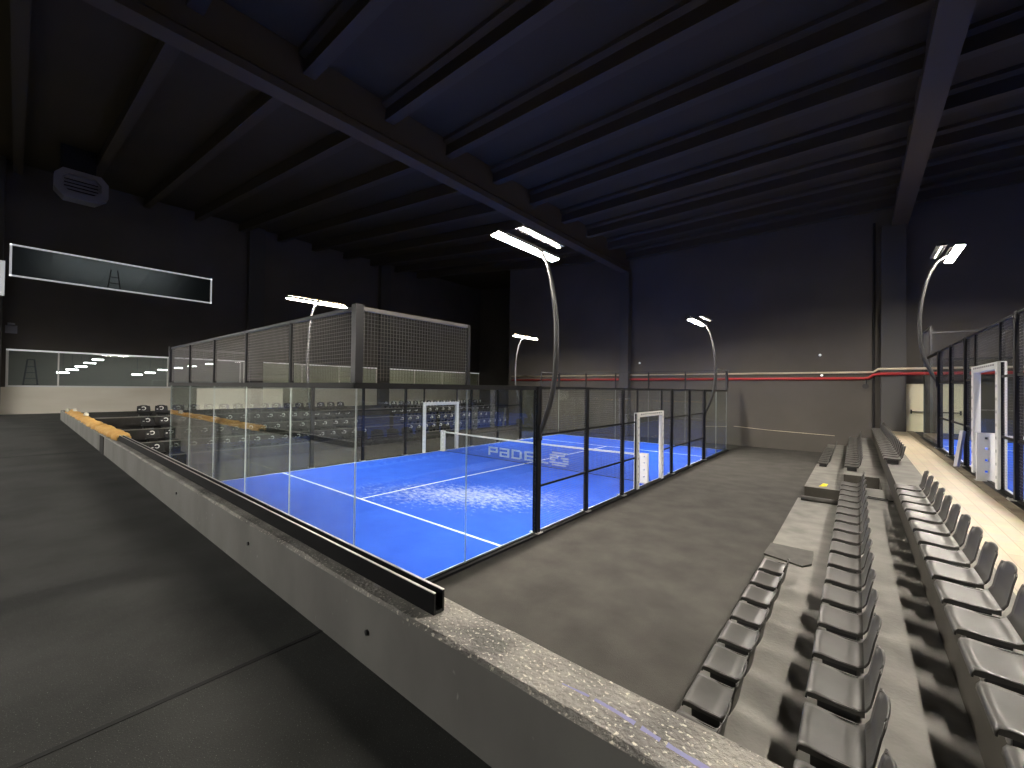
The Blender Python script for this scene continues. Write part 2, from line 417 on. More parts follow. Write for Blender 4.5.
# ------------------------------------------------------------------ lower court
ct = MB().box(-10.05, .05, -.05, 20.05, -.02, 0.0)
structure(ct.build('court_turf', 'turf'), 'bright blue sanded turf of the lower padel court')
ln = empty('court_line', (-5, 10, 0), 'white painted lines of the lower blue court', 'court line'); del ln['category']; del ln['label']
bpy.data.objects.remove(ln)
def line(x0, x1, y0, y1, z, label):
    return tag(MB().box(x0, x1, y0, y1, z, z + .004).build('court_line', 'line'), label, 'court line', kind='structure')
line(-10, 0, 2.98, 3.04, 0, 'white service line nearer the parapet on the lower court')
line(-10, 0, 16.92, 16.98, 0, 'white service line nearer the pipes on the lower court')
line(-5.03, -4.97, 3.04, 16.92, 0, 'white centre line of the lower court')
line(-.10, -.04, -.0, 20, 0, 'white edge strip along the stand side of the lower court')
line(-9.97, -9.92, 0, 20, 0, 'white edge strip along the opposite side of the lower court')
line(-9.92, -.10, 19.92, 19.97, 0, 'white edge strip along the pipe end of the lower court')

def cage(ox, oz, oy, court, near_end=True, side_right=True, side_left=True, far_end=True, wire='wire', lamps=True):
    """a padel cage, 10 x 20 m, standing at x in [ox-10, ox]"""
    def B(): return MB()
    H = 3.0
    sides = []
    if side_right: sides.append((ox, 1, 'stand side' if court == 'lower court' else 'outer side'))
    if side_left: sides.append((ox - 10, -1, 'opposite side' if court == 'lower court' else 'walkway side'))
    ends = ([(oy, -1, 'parapet end')] if near_end else []) + ([(oy + 20, 1, 'pipe end')] if far_end else [])
    def wires_x(x, y0, y1, z0, z1, name, par, mat, r=.0024, pitch=.05):
        b = MB()
        n = int(round((y1 - y0) / pitch)); 
        for i in range(1, n):
            y = y0 + (y1 - y0) * i / n; b.box(x - r, x + r, y - r, y + r, z0, z1)
        n = int(round((z1 - z0) / pitch))
        for i in range(1, n):
            z = z0 + (z1 - z0) * i / n; b.box(x + r, x + 3 * r, y0, y1, z - r, z + r)
        return b.build(name, mat, par)
    def wires_y(y, x0, x1, z0, z1, name, par, mat, r=.0024, pitch=.05):
        b = MB()
        n = int(round((x1 - x0) / pitch))
        for i in range(1, n):
            x = x0 + (x1 - x0) * i / n; b.box(x - r, x + r, y - r, y + r, z0, z1)
        n = int(round((z1 - z0) / pitch))
        for i in range(1, n):
            z = z0 + (z1 - z0) * i / n; b.box(x0, x1, y + r, y + 3 * r, z - r, z + r)
        return b.build(name, mat, par)
    for sx, sg, sname in sides:
        # base channel
        tag(B().box(sx - .03, sx + .03, oy, oy + 20, oz, oz + .035).box(sx + (.03 if sg > 0 else -.10), sx + (.10 if sg > 0 else -.03), oy, oy + 20, oz - .02, oz + .02).build('base_channel', 'black'),
            'black steel base channel under the %s of the %s' % (sname, court), 'channel')
        # posts
        for y in (4, 6, 8, 12, 14, 16):
            lamp = y in (4, 16)
            hw = .06 if lamp else .045
            po = empty('fence_post', (sx, oy + y, oz), 'black steel post, %s of the %s, %s from the parapet' % (sname, court, ORD[(4, 6, 8, 12, 14, 16).index(y)]), 'fence post', 'fence posts')
            B().box(-hw, hw, -hw, hw, .02, H).build('post', 'black', po, bevel=.006)
            B().box(-.11, .11, -.09, .09, .02, .032).build('base_plate', 'plate', po)
            for (a, c) in ((-.09, -.07), (.09, -.07), (.09, .07), (-.09, .07)): B().tube([(a, c, .03), (a, c, .05)], .012, 6).build('bolt', 'plate', po)
        # glass panes at the corners
        for yi, (a, b) in enumerate(((0.01, 1.99), (2.01, 3.94), (16.06, 17.99), (18.01, 19.99))):
            if a < 3 and not near_end and court != 'lower court' and False: continue
            g = B().box(sx - .006, sx + .006, oy + a, oy + b, oz + .035, oz + H - .08, side={2: 1, 4: 1, 1: 1})
            tag(g.build('safety_glass', ['glass', 'glass_edge']), 'clear glass pane on the %s of the %s, %s from the parapet' % (sname, court, ORD[yi]), 'glass', 'glass sheets of the cage')
        # top rails over the glass and over the mesh
        tag(B().box(sx - .025, sx + .025, oy - .03, oy + 4, oz + H - .08, oz + H).build('top_rail', 'black'), 'black top rail over the glass at the parapet end, %s of the %s' % (sname, court), 'rail')
        tag(B().box(sx - .025, sx + .025, oy + 16, oy + 20.03, oz + H - .08, oz + H).build('top_rail', 'black'), 'black top rail over the glass at the pipe end, %s of the %s' % (sname, court), 'rail')
        # mesh panels
        spans = ((4.05, 5.95), (6.05, 7.95), (8.05, 8.98), (11.02, 11.95), (12.05, 13.95), (14.05, 15.95))
        for i, (a, b) in enumerate(spans):
            p = empty('mesh_panel', (sx, oy + (a + b) / 2, oz), 'wire mesh panel, %s of the %s, %s from the parapet' % (sname, court, ORD[i]), 'mesh panel', 'mesh panels of the cage')
            h = (b - a) / 2
            wires_x(0, -h, h, .06, H - .05, 'wire_mesh', p, 'wire' if wire == 'wire' else 'wire_mid', .0013 if wire == 'wire' else .0008)
            for nm, z in (('lower_bar', .95), ('middle_bar', 2.0), ('top_bar', 2.975)):
                B().box(-.016, .016, -h - .05, h + .05, z - .02, z + .02).build(nm, 'black', p)
        # over the gate
        p = empty('mesh_panel', (sx, oy + 10, oz), 'short wire mesh panel above the white gate, %s of the %s' % (sname, court), 'mesh panel', 'mesh panels of the cage')
        wires_x(0, -.98, .98, 2.3, 2.95, 'wire_mesh', p, 'wire' if wire == 'wire' else 'wire_mid', .0013 if wire == 'wire' else .0008)
        B().box(-.016, .016, -1.05, 1.05, 2.955, 2.995).build('top_bar', 'black', p)
        for y in (-1.0, 1.0): B().box(-.025, .025, y - .025, y + .025, 2.28, 2.955).build('stub_post', 'black', p)
        # white padded gate frame
        g = empty('gate_frame', (sx, oy + 10, oz), 'white padded gate frame on the %s of the %s' % (sname, court), 'gate frame')
        for y in (-1.0, 1.0):
            q = B().box(-.06, .06, y - .08, y + .08, .0, 2.27).build('gate_post', 'white', g, bevel=.018)
            d = B()
            for kz in range(9): d.box(.0605 * sg - .002, .0605 * sg + .002, y - .018, y + .018, .2 + kz * .23, .25 + kz * .23)
            d.build('print', 'print_grey', q)
            B().box(-.02, .02, y * 1.1 - .012, y * 1.1 + .012, .02, 2.25).build('steel_upright', 'black' if y < 0 else 'wire', g)
        q = B().box(-.06, .06, -.92, .92, 2.13, 2.27).build('gate_lintel', 'white', g, bevel=.018)
        d = B()
        for ky in range(11): d.box(.0605 * sg - .002, .0605 * sg + .002, -.85 + ky * .16, -.75 + ky * .16, 2.2, 2.235)
        d.build('print', 'print_grey', q)
        # net post just inside
        npst = empty('net_post', (sx - sg * (.17 if court == 'lower court' else -.03), oy + (10 if court == 'lower court' else 9.9), oz), 'white slotted net post at the %s of the %s' % (sname, court), 'net post')
        nb = B()
        for a, b in ((-.13, -.026), (.026, .13)): nb.box(a, b, -.045, .045, .02, .94)
        for z, h in ((.02, .15), (.22, .17), (.44, .17), (.66, .15), (.86, .08)): nb.box(-.026, .026, -.045, .045, z, z + h)
        nb.build('slotted_panel', 'white', npst)
        B().box(-.15, .15, -.12, .12, .0, .02).build('base_plate', 'plate', npst)
        # raised corner mesh 3-4 m
        for (ey, eg, ename) in ends:
            a, b = (0, 2) if eg < 0 else (18, 20)
            yc = oy + (a + b) / 2
            p = empty('raised_mesh_panel', (sx, yc, oz), 'raised mesh return, %s corner, %s of the %s' % (ename, sname, court), 'mesh panel', 'raised mesh returns')
            wires_x(0, -1, 1, H + .03, 3.95, 'wire_mesh', p, wire if eg < 0 else 'wire_dark', .0024 if eg < 0 else .0012)
            B().box(-.025, .025, -1, 1, 3.95, 4.0).build('top_bar', 'wire', p)
            yo = 1 if eg < 0 else -1
            B().box(-.03, .03, yo - .03, yo + .03, H, 4.0).build('end_post', 'dark_steel', p)
            B().box(-.055, .055, -yo - .055, -yo + .055, H, 4.02).build('corner_post', 'dark_steel', p)
    for (ey, eg, ename) in ends:
        for i in range(5):
            x0, x1 = ox - 2 * i - 1.99, ox - 2 * i - .01
            tag(B().box(x0, x1, ey - .006, ey + .006, oz + .035, oz + H - .08, side={3: 1, 5: 1, 1: 1}).build('safety_glass', ['glass', 'glass_edge']),
                'clear glass pane of the %s wall of the %s, %s from the stand' % (ename, court, ORD[i]) if court == 'lower court' else 'clear glass pane at the %s of the raised court, %s from the outer side' % (ename, ORD[i]), 'glass', 'glass sheets of the cage')
            p = empty('raised_mesh_panel', (ox - 2 * i - 1, ey, oz), 'raised mesh over the %s glass, %s, %s from the stand' % (ename, court, ORD[i]) if court == 'lower court' else 'raised mesh at the %s, raised court, %s from the outer side' % (ename, ORD[i]), 'mesh panel', 'raised mesh along the end walls')
            wires_y(0, -1, 1, H + .03, 3.95, 'wire_mesh', p, wire if eg < 0 else 'wire_dark', .0024 if eg < 0 else .0012)
            B().box(-1, 1, -.022, .022, 3.95, 4.0).build('top_bar', 'dark_steel', p)
            if i < 4: B().box(-1.03, -.97, -.03, .03, H, 3.95).build('post', 'black', p)
        tag(B().box(ox - 10.03, ox + .03, ey - .03, ey + .03, oz + H - .08, oz + H).build('top_rail', 'black'), 'black rail along the glass top at the %s of the %s' % (ename, court), 'rail')
        tag(B().box(ox - 10.03, ox + .03, ey - .04, ey + .04, oz - .02, oz + .035).build('base_channel', 'black'), 'black base channel under the %s glass of the %s' % (ename, court), 'channel')

POLE = [(.045, 1.95), (.06, 2.06), (.15, 2.24), (.28, 2.59), (.37, 2.91), (.42, 3.25), (.445, 3.65), (.44, 4.12), (.40, 4.6), (.32, 5.05), (.21, 5.45), (.06, 5.74), (-.14, 5.88)]
def lamp(sx, sg, y, oz, label):
    o = empty('floodlight_mast', (sx, y, oz), label, 'floodlight', 'court floodlights')
    MB().tube([(sg * a, 0, b) for a, b in POLE], [.05] * 7 + [.047, .044, .041, .038, .035, .032], 12).build('pole', 'pole', o, smooth=True)
    MB().box(sg * .01, sg * .09, -.05, .05, 1.9, 2.2).build('clamp', 'black', o)
    # cross arm carrying two slim lamp bars
    MB().box(-.02 - sg * .13, .02 - sg * .13, -.9, .9, 5.88, 5.92).build('cross_arm', 'pole', o)
    for nm, cx, cz, L, tilt in (('lamp_bar', -.30, 5.90, 1.05, .12), ('rear_lamp_bar', .04, 6.03, .72, .0)):
        hb = MB(); ca, sa = math.cos(tilt), math.sin(tilt)
        P = [(-.11, 0.004), (.11, 0.004), (.11, .05), (.05, .085), (-.05, .085), (-.11, .05)]
        P = [(sg * (cx + a * ca - b * sa * 1), cz + a * sa + b * ca) for a, b in P]
        hb.prism(P, 1, -L, L)
        h = hb.build(nm, 'dark_steel', o)
        for k in (-1, 1):
            lb = MB()
            w = .09 if nm == 'lamp_bar' else .014
            Q = [(-w, -.012), (w, -.012), (w, .003), (-w, .003)]
            Q = [(sg * (cx + a * ca - b * sa), cz + a * sa + b * ca) for a, b in Q]
            y0, y1 = (.02, L - .02) if k > 0 else (-L + .02, -.02)
            lb.prism(Q, 1, y0, y1)
            if nm == 'lamp_bar':                     # added glowing strip on top, throws warm light up at the ceiling
                ub = MB(); Q2 = [(-.02, .084), (.02, .084), (.02, .090), (-.02, .090)]
                ub.prism([(sg * (cx + a * ca - b * sa), cz + a * sa + b * ca) for a, b in Q2], 1, y0, y1)
                ub.build('added_uplight_strip', 'led_spill', h)
            lb.build('led_lens', 'led' if nm == 'lamp_bar' else 'led_thin', h)
    return o
cage(0, 0, 0, 'lower court')
lamp(0, 1, 4, 0, 'curved floodlight mast on the stand side of the lower court, parapet end')
lamp(0, 1, 16, 0, 'curved floodlight mast on the stand side of the lower court, pipe end')
lamp(-10, -1, 4, 0, 'curved floodlight mast on the opposite side of the lower court, parapet end')
lamp(-10, -1, 16, 0, 'curved floodlight mast on the opposite side of the lower court, pipe end')

# net of the lower court
nt_ = empty('court_net', (-5, 10, 0), 'black mesh net with white tape and pale lettering across the lower court', 'net')
b = MB(); r = .0022
def ztop(x): return .88 + .04 * (x / 4.85) ** 2
n = 200
for i in range(n + 1):
    x = -4.82 + 9.64 * i / n; b.box(x - r, x + r, -r, r, .02, ztop(x) - .03)
for i in range(1, 18):
    z = .02 + i * .047
    b.box(-4.82, 4.82, r, 3 * r, z - r, z + r)
b.build('netting', 'net_mesh', nt_)
b = MB(); n = 24
for i in range(n):
    xa_, xb_ = -4.85 + 9.7 * i / n, -4.85 + 9.7 * (i + 1) / n
    za, zb = ztop(xa_), ztop(xb_)
    b._add([(xa_, -.012, za - .06), (xb_, -.012, zb - .06), (xb_, .012, zb - .06), (xa_, .012, za - .06), (xa_, -.012, za), (xb_, -.012, zb), (xb_, .012, zb), (xa_, .012, za)],
           [(0, 3, 2, 1), (4, 5, 6, 7), (0, 1, 5, 4), (2, 3, 7, 6)])
b.build('tape', 'white', nt_)
MB().box(-4.82, 4.82, -.008, .008, .012, .03).build('foot_cord', 'net_mesh', nt_)
# block lettering  P a D e L  + emblem, printed on the netting
def glyph(rects, x, w, z0, h, name):
    b = MB()
    for (a, c, d, e) in rects: b.box(x + a * w, x + d * w, -.006, -.004, z0 + c * h, z0 + e * h)
    b.build(name, 'white_print', nt_)
t = .2
G = {'p': [(0, 0, t, 1), (t, .82, 1, 1), (1 - t, .36, 1, .82), (t, .36, 1 - t, .54)],
     'a': [(0, .82, 1, 1), (1 - t, 0, 1, .82), (0, 0, 1 - t, .17), (0, .17, t, .58), (t, .42, 1 - t, .58)],
     'd': [(0, 0, t, 1), (t, 0, .85, .17), (t, .83, .85, 1), (1 - t, .12, 1, .88)],
     'e': [(0, 0, t, 1), (t, 0, 1, .17), (t, .83, 1, 1), (1 - t, .42, 1, .83), (t, .42, 1 - t, .58)],
     'l': [(0, 0, t, 1), (t, 0, 1, .17)]}
for gch, xg in (('p', -1.93), ('a', -1.30), ('d', -.66), ('e', .0), ('l', .62)):
    glyph(G[gch], xg, .52, .14, .36, 'letter')
em = [(.12, .0, .88, .10), (.0, .16, 1, .28), (.0, .34, .3, .46), (.7, .34, 1, .46), (.0, .52, .45, .64), (.6, .52, 1, .64), (.0, .70, .8, .82), (.12, .88, .95, 1.0)]
glyph(em, 1.2, .82, .12, .50, 'emblem')

# ------------------------------------------------------------------ concrete stand with seats
def block(x0, x1, y0, y1, z, label, mats=('step', 'riser'), hole=None):
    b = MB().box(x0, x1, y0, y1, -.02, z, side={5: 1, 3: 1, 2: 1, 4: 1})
    return tag(b.build('stand_step', list(mats), bevel=0), label, 'stand step', kind='structure')
YG0, YG1 = 9.2, 10.75
X1, X2, X3 = 3.94, 4.76, 5.58
block(X1, X2, PY1, YG0, T1, 'lowest concrete step of the stand block beside the parapet')
block(X1, X2, YG1, YW, T1, 'lowest concrete step of the stand block beside the pipes')
block(X2, X3, PY1, YG0 + .05, T2, 'middle concrete step of the stand block beside the parapet')
block(X2, X3, YG1 + .1, YW, T2, 'middle concrete step of the stand block beside the pipes')
block(X3 - .13, X3, YG0 + .05, YG1 + .1, T2, 'narrow concrete ledge across the stair gap of the stand')
for i in range(2):
    block(X2 - .1 + i * .36, X2 + .26 + i * .42, YG0 + .05, YG1 + .1, .2 + .2 * i, 'low concrete stair tread %s in the gap of the stand' % ('below' if i == 0 else 'above'))
block(X3, 6.05, PY1, YW, T3, 'upper concrete edge of the stand beside the wooden walkway', ('step', 'riser'))
structure(MB().box(6.05, 6.95, PY1, YW, -.02, T3).build('floor_wood', 'wood'), 'pale wooden walkway beside the raised court')
tag(MB().box(6.72, 6.95, PY1, YW, T3 + .0005, T3 + .014).build('edging_board', 'kerb_wood'), 'brown wooden edging boards at the foot of the raised cage', 'edging', kind='structure')

def seat_shell(s0, s1, name, par, mat, W=.41):
    """side profile swept across the width: front lip, pan, curve, back"""
    prof = [(-.002, -.045), (.0, -.02), (.012, .0), (.05, .006), (.12, .0), (.20, -.008), (.265, -.006), (.30, .012), (.322, .05), (.335, .12), (.35, .20), (.368, .28), (.374, .30)]
    prof = prof[s0:s1]
    n = 12; th = .010
    def pt(i, j):
        x, z = prof[i]; t = -1 + 2 * j / n
        w = W / 2
        gi = i + s0
        if gi >= 10:                                 # rounded shoulders of the backrest
            k = (gi - 9) / 3
            w = W / 2 * (1 - .17 * k * k)
        zz = z
        if gi >= 11: zz = z - .05 * (abs(t) ** 3.0) * (1 if gi == 12 else .3)
        if 2 < gi < 7: zz = z - .012 * (1 - t * t)   # dished pan
        xx = x
        if gi >= 8: xx = x + .018 * (1 - t * t) - .0
        return Vector((xx, t * w, zz))
    k = len(prof)
    A = [[pt(i, j) for j in range(n + 1)] for i in range(k)]
    N_ = []
    for i in range(k):
        row = []
        for j in range(n + 1):
            du = A[min(i + 1, k - 1)][j] - A[max(i - 1, 0)][j]; dv = A[i][min(j + 1, n)] - A[i][max(j - 1, 0)]
            row.append(du.cross(dv).normalized())
        N_.append(row)
    vs = []
    for off in (0, -th):
        for i in range(k):
            for j in range(n + 1): vs.append(A[i][j] + N_[i][j] * off)
    fs = []; w_ = n + 1; o2 = k * w_
    for i in range(k - 1):
        for j in range(n):
            q = (i * w_ + j, i * w_ + j + 1, (i + 1) * w_ + j + 1, (i + 1) * w_ + j)
            fs.append(q); fs.append(tuple(o2 + v for v in reversed(q)))
    for j in range(n):
        for i in (0, k - 1): fs.append((i * w_ + j, i * w_ + j + 1, o2 + i * w_ + j + 1, o2 + i * w_ + j))
    for i in range(k - 1):
        for j in (0, n): fs.append((i * w_ + j, (i + 1) * w_ + j, o2 + (i + 1) * w_ + j, o2 + i * w_ + j))
    b = MB(); b._add(vs, fs)
    return b.build(name, mat, par, smooth=True)
def make_seat(label, mat, logo, group, back=True):
    o = empty('stadium_seat', (0, 0, 0), label, 'seat', group)
    # local: x runs front to back, z=0 is the step it is bolted to; seat height .085
    pan = seat_shell(0, 8, 'seat_pan', o, mat); pan.location = (0, 0, .13)
    # skirt under the pan sides
    sk = MB()
    sk.prism([(.01, -.202), (.30, -.202), (.30, -.192), (.03, -.192), (.03, .192), (.30, .192), (.30, .202), (.01, .202)], 2, .095, .127)
    sk.build('side_skirt', mat, pan); pan.children[0].location = (0, 0, -.13)
    if back:
        bk = seat_shell(7, 13, 'backrest', o, mat); bk.location = (0, 0, .13)
    br = MB()
    br.prism([(-.165, 0), (-.135, 0), (-.135, .07), (.135, .07), (.135, 0), (.165, 0), (.165, .09), (-.165, .09)], 0, .06, .26)
    br.build('mounting_bracket', 'dark_steel', o)
    if logo:
        lg = MB()
        # swirl ring emblem on the face of the backrest (face looks toward -x)
        n = 22; ro, ri = .085, .048
        vs = []
        for i in range(n + 1):
            a = math.radians(35 + 290 * i / n)
            for rr in (ro * (1 - .25 * i / n), ri):
                y, z = rr * math.cos(a), .17 + rr * math.sin(a)
                vs.append((.333 + .085 * (z - .12) + .018 * (1 - (y / .22) ** 2) + .0, y, z))
        L_ = len(vs)
        vs2 = [(x - .004, y, z) for x, y, z in vs]; vs3 = [(x - .001, y, z) for x, y, z in vs]
        fs = []
        for i in range(n):
            fs.append((2 * i, 2 * i + 1, 2 * i + 3, 2 * i + 2)); fs.append((L_ + 2 * i, L_ + 2 * i + 2, L_ + 2 * i + 3, L_ + 2 * i + 1))
            fs.append((2 * i, 2 * i + 2, L_ + 2 * i + 2, L_ + 2 * i)); fs.append((2 * i + 1, L_ + 2 * i + 1, L_ + 2 * i + 3, 2 * i + 3))
        lg._add(vs2 + vs3, fs)
        e = lg.build('emblem', 'logo', bk)
        MB().box(.345, .35, .10, .15, .12, .15).build('emblem_dot', 'logo', bk).location = (-.012, 0, 0)
    return o
proto = None
ROWN = {0: 'lowest', 1: 'middle', 2: 'top'}
fronts = {0: (X1 + .07, T1), 1: (X2 + .03, T2), 2: (X3 - .03, T3)}
def place(row, y, label, group):
    global proto
    x, z = fronts[row]
    if proto is None:
        proto = make_seat(label, 'seat', False, group); proto.location = (x - .03, y, z); return proto
    return copy_tree(proto, (x - .03, y, z), 0, label, group)
P_ = .548
near = {0: [.485 + .215 + .528 * k for k in range(-2, 6)], 1: [.52 + .215 + .534 * k for k in range(-2, 16)], 2: [6.46 + .215 - .53 * k for k in range(0, 14)][::-1]}
far = {0: [14.9 + .53 * k for k in range(10)], 1: [11.5 + .215 + .535 * k for k in range(18)], 2: [10.5 + .215 + .535 * k for k in range(21)]}
for row in (0, 1, 2):
    for k, y in enumerate(near[row]):
        place(row, y, 'dark grey seat, %s from the parapet, %s step of the near stand block' % (ORD[k], ROWN[row]), 'grey seats of the near stand block')
    for k, y in enumerate(far[row]):
        place(row, y, 'dark grey seat, %s from the stair gap, %s step of the far stand block' % (ORD[k], ROWN[row]), 'grey seats of the far stand block')
# seat pan without a back, the loose rubber mat and other things on the lowest step
o = make_seat('grey seat missing its backrest beside the loose rubber mat', 'seat', False, None, back=False); o.location = (X1 + .05, 3.87, T1)
mt = MB(); mt._add([(-.02, 0, 0), (.62, .62, 0.0), (.58, 1.02, .0), (-.02, .62, 0)], [])
b = MB()
Pm = [(3.92, 4.68), (4.40, 4.46), (4.52, 4.62), (4.50, 5.32), (4.44, 5.38), (3.97, 4.80)]
tag(MB().prism([(3.915, 4.60), (4.42, 4.42), (4.52, 4.60), (4.50, 5.20), (3.93, 5.20)], 2, T1 + .004, T1 + .03).build('rubber_mat', 'board', bevel=.004), 'loose dark grey rubber mat lying across the lowest step', 'mat')
rl = empty('rolled_mat', (4.38, 8.98, T1 + .055), 'grey rolled mat lying at the end of the lowest step by the stair gap', 'rolled mat')
MB().tube([(-.36, 0, 0), (.34, .0, 0)], .055, 16).build('roll', 'board', rl, smooth=True)
MB().tube([(-.362, 0, 0), (-.35, 0, 0)], .030, 12).build('core', 'seat_black', rl)
MB().tube([(.335, 0, 0), (.342, 0, 0)], .030, 12).build('core', 'seat_black', rl)
yp = MB(); yp._add([(0, 0, 0), (.16, .05, .012), (.19, .2, .05), (.05, .24, .01), (.09, .12, .07), (0, 0, .004), (.16, .05, .016), (.19, .2, .054), (.05, .24, .014), (.09, .12, .074)],
    [(0, 1, 4), (1, 2, 4), (2, 3, 4), (3, 0, 4), (5, 9, 6), (6, 9, 7), (7, 9, 8), (8, 9, 5), (0, 5, 6, 1), (1, 6, 7, 2), (2, 7, 8, 3), (3, 8, 5, 0)])
q = yp.build('paper_scrap', 'yellow'); q.location = (4.24, 11.0, T1 + .002); tag(q, 'crumpled yellow paper scrap on the lowest step past the stair gap', 'paper')
tag(MB().tube([(5.56, 7.95, T2 + .03), (5.45, 8.02, T2 + .012), (5.28, 8.05, T2 + .01), (5.14, 8.08, T2 + .01), (5.10, 8.16, T2 + .01), (5.16, 8.24, T2 + .01), (5.30, 8.18, T2 + .01), (5.50, 8.16, T2 + .01)], .011, 8).build('cable_loop', 'cable', smooth=True),
    'black cable loop lying on the middle step', 'cable')

# opposite stand: four steps of black seats with white emblems
fl = [-13.94, -14.78, -15.62, -16.46]; zl = [.42, .84, 1.26, 1.68]
for i in range(4):
    x1_ = fl[i]; x0_ = fl[i + 1] if i < 3 else -17.45
    block(x0_, x1_, PY1, 20.5, zl[i], '%s dark step of the opposite stand' % ORD[i], ('step_dark', 'step_dark'))
    nz = MB().box(x1_ - .05, x1_ + .006, PY1, 20.5, zl[i] - .03, zl[i] + .006)
    tag(nz.build('step_nosing', 'step'), 'thin pale nosing on the %s step of the opposite stand' % ORD[i], 'nosing', kind='structure')
lproto = None
for i in range(4):
    ys = [.45 + .545 * k for k in range(16)] + ([11.5 + .54 * k for k in range(16)] if i > 0 else [11.5 + .54 * k for k in range(16)])
    for k, y in enumerate(ys):
        lab = 'black emblem seat, %s %s, %s step of the opposite stand' % (ORD[k % 16], 'from the parapet' if k < 16 else 'past the gap', ORD[i])
        if lproto is None:
            lproto = make_seat(lab, 'seat_black', True, 'black emblem seats of the opposite stand'); lproto.location = (fl[i] + .03, y, zl[i]); lproto.rotation_euler = (0, 0, math.pi)
        else:
            copy_tree(lproto, (fl[i] + .03, y, zl[i]), math.pi, lab, 'black emblem seats of the opposite stand')

# ------------------------------------------------------------------ raised court beyond the walkway
RX, RY = 16.97, -.75
structure(MB().box(6.95, 17.2, RY - .1, YW, -.02, T3 - .002).build('floor_raised', 'carpet'), 'floor around the raised court')
structure(MB().box(6.98, 17.0, RY, RY + 20, T3 - .002, T3 + .012).build('court_turf_raised', 'turf_plain'), 'blue turf of the raised court beyond the walkway')
def linez(x0, x1, y0, y1, label): return line(x0, x1, y0, y1, T3 + .012, label)
linez(7.0, 16.9, RY + 3, RY + 3.06, 'white service line of the raised court near the parapet')
linez(7.0, 16.9, RY + 16.9, RY + 16.96, 'white service line of the raised court near the pipes')
linez(11.95, 12.01, RY + 3.06, RY + 16.9, 'white centre line of the raised court')
linez(7.02, 7.07, RY, RY + 20, 'white edge strip of the raised court by the walkway')
cage(RX, T3, RY, 'raised court', near_end=False, side_right=False, wire='wire_dark')
lamp(6.97, -1, RY + 16, T3, 'curved floodlight mast of the raised court, pipe end by the walkway')
lamp(6.97, -1, RY + 4, T3, 'curved floodlight mast of the raised court, parapet end by the walkway')
# net of the raised court
n2 = empty('court_net', (11.97, RY + 10, T3), 'black mesh net with white tape across the raised court', 'net')
b = MB()
for i in range(101):
    x = -4.75 + 9.5 * i / 100; b.box(x - .002, x + .002, -.002, .002, .02, .86)
for i in range(1, 18): b.box(-4.75, 4.75, .002, .006, .018 + i * .047, .022 + i * .047)
b.build('netting', 'net_mesh', n2)
MB().box(-4.8, 4.8, -.012, .012, .84, .90).build('tape', 'white', n2)
# steel bar leaning by the post
lb = MB().tube([(6.74, 10.7, T3 + .05), (6.88, 11.0, T3 + .84)], .05, 4)
tag(lb.build('steel_bar', 'steel'), 'shiny square steel bar leaning against the raised cage', 'bar')

# ------------------------------------------------------------------ things on the end wall
def wallpipe(pts, r, mat, label, name='wall_pipe'):
    return tag(MB().tube(pts, r, 10).build(name, mat, smooth=True), label, 'pipe')
wallpipe([(-16.1, YW - .10, 3.62), (5.25, YW - .10, 3.62), (5.45, YW - .10, 3.64), (5.62, YW - .22, 3.78), (5.80, YW - .6, 3.80), (16, YW - .6, 3.80)], .065, 'red', 'red fire pipe running along the dark end wall')
wallpipe([(-16.1, YW - .09, 3.90), (5.6, YW - .09, 3.90), (5.75, YW - .55, 4.02), (16, YW - .58, 4.02)], .05, 'cream', 'cream pipe running above the red pipe')
vv = empty('pipe_valve', (5.35, YW - .10, 3.2), 'dark valve hanging under the red pipe near the column', 'valve')
MB().tube([(0, 0, 0), (0, 0, .36)], .04, 8).build('stem', 'dark_steel', vv)
MB().tube([(-.02, -.10, .05), (-.02, -.06, .05)], .12, 14).build('handwheel', 'dark_steel', vv)
for (x, z, lab) in ((3.62, 4.78, 'small round white wall lamp above the cream pipe, beside the stand'), (3.7, 3.77, 'small round white wall lamp between the pipes, beside the stand'), (-5.6, 4.66, 'small round white wall lamp beside the main beam column')):
    w_ = empty('wall_lamp', (x, YW - .002, z), lab, 'wall lamp')
    if z == 3.77: w_.location.y = YW - .2
    MB().tube([(0, 0, 0), (0, -.04, 0)], .06, 14).build('lamp_base', 'dark_steel', w_)
    MB().tube([(0, -.04, 0), (0, -.075, 0), (0, -.095, 0)], [.06, .055, .03], 14).build('lamp_dome', 'led_strip', w_, smooth=True)
tag(MB().tube([(-.2, YW - .03, 1.02), (1.5, YW - .03, .92), (4.2, YW - .03, .85)], .012, 6).build('sagging_rope', 'cream'), 'thin pale rope sagging low along the dark end wall', 'rope')
# exit doors
for i, (a, b_) in enumerate(((6.72, 7.60), (7.63, 8.5))):
    d = MB().box(a, b_, YW - .06, YW - .005, T3, 3.30).build('door_%d' % (i + 1), 'door', bevel=.004)
    structure(d, 'cream exit door leaf with a dark push bar')
    MB().box(a + .12, b_ - .12, YW - .15, YW - .11, 2.12, 2.16).build('push_bar', 'dark_steel', d)
    for x in (a + .12, b_ - .16): MB().box(x, x + .05, YW - .14, YW - .06, 2.05, 2.23).build('bar_bracket', 'dark_steel', d)
structure(MB().box(6.66, 6.72, YW - .08, YW, T3, 3.36).box(8.5, 8.56, YW - .08, YW, T3, 3.36).box(6.66, 8.56, YW - .08, YW, 3.30, 3.36).build('trim_1', 'door'), 'cream frame around the exit doors')

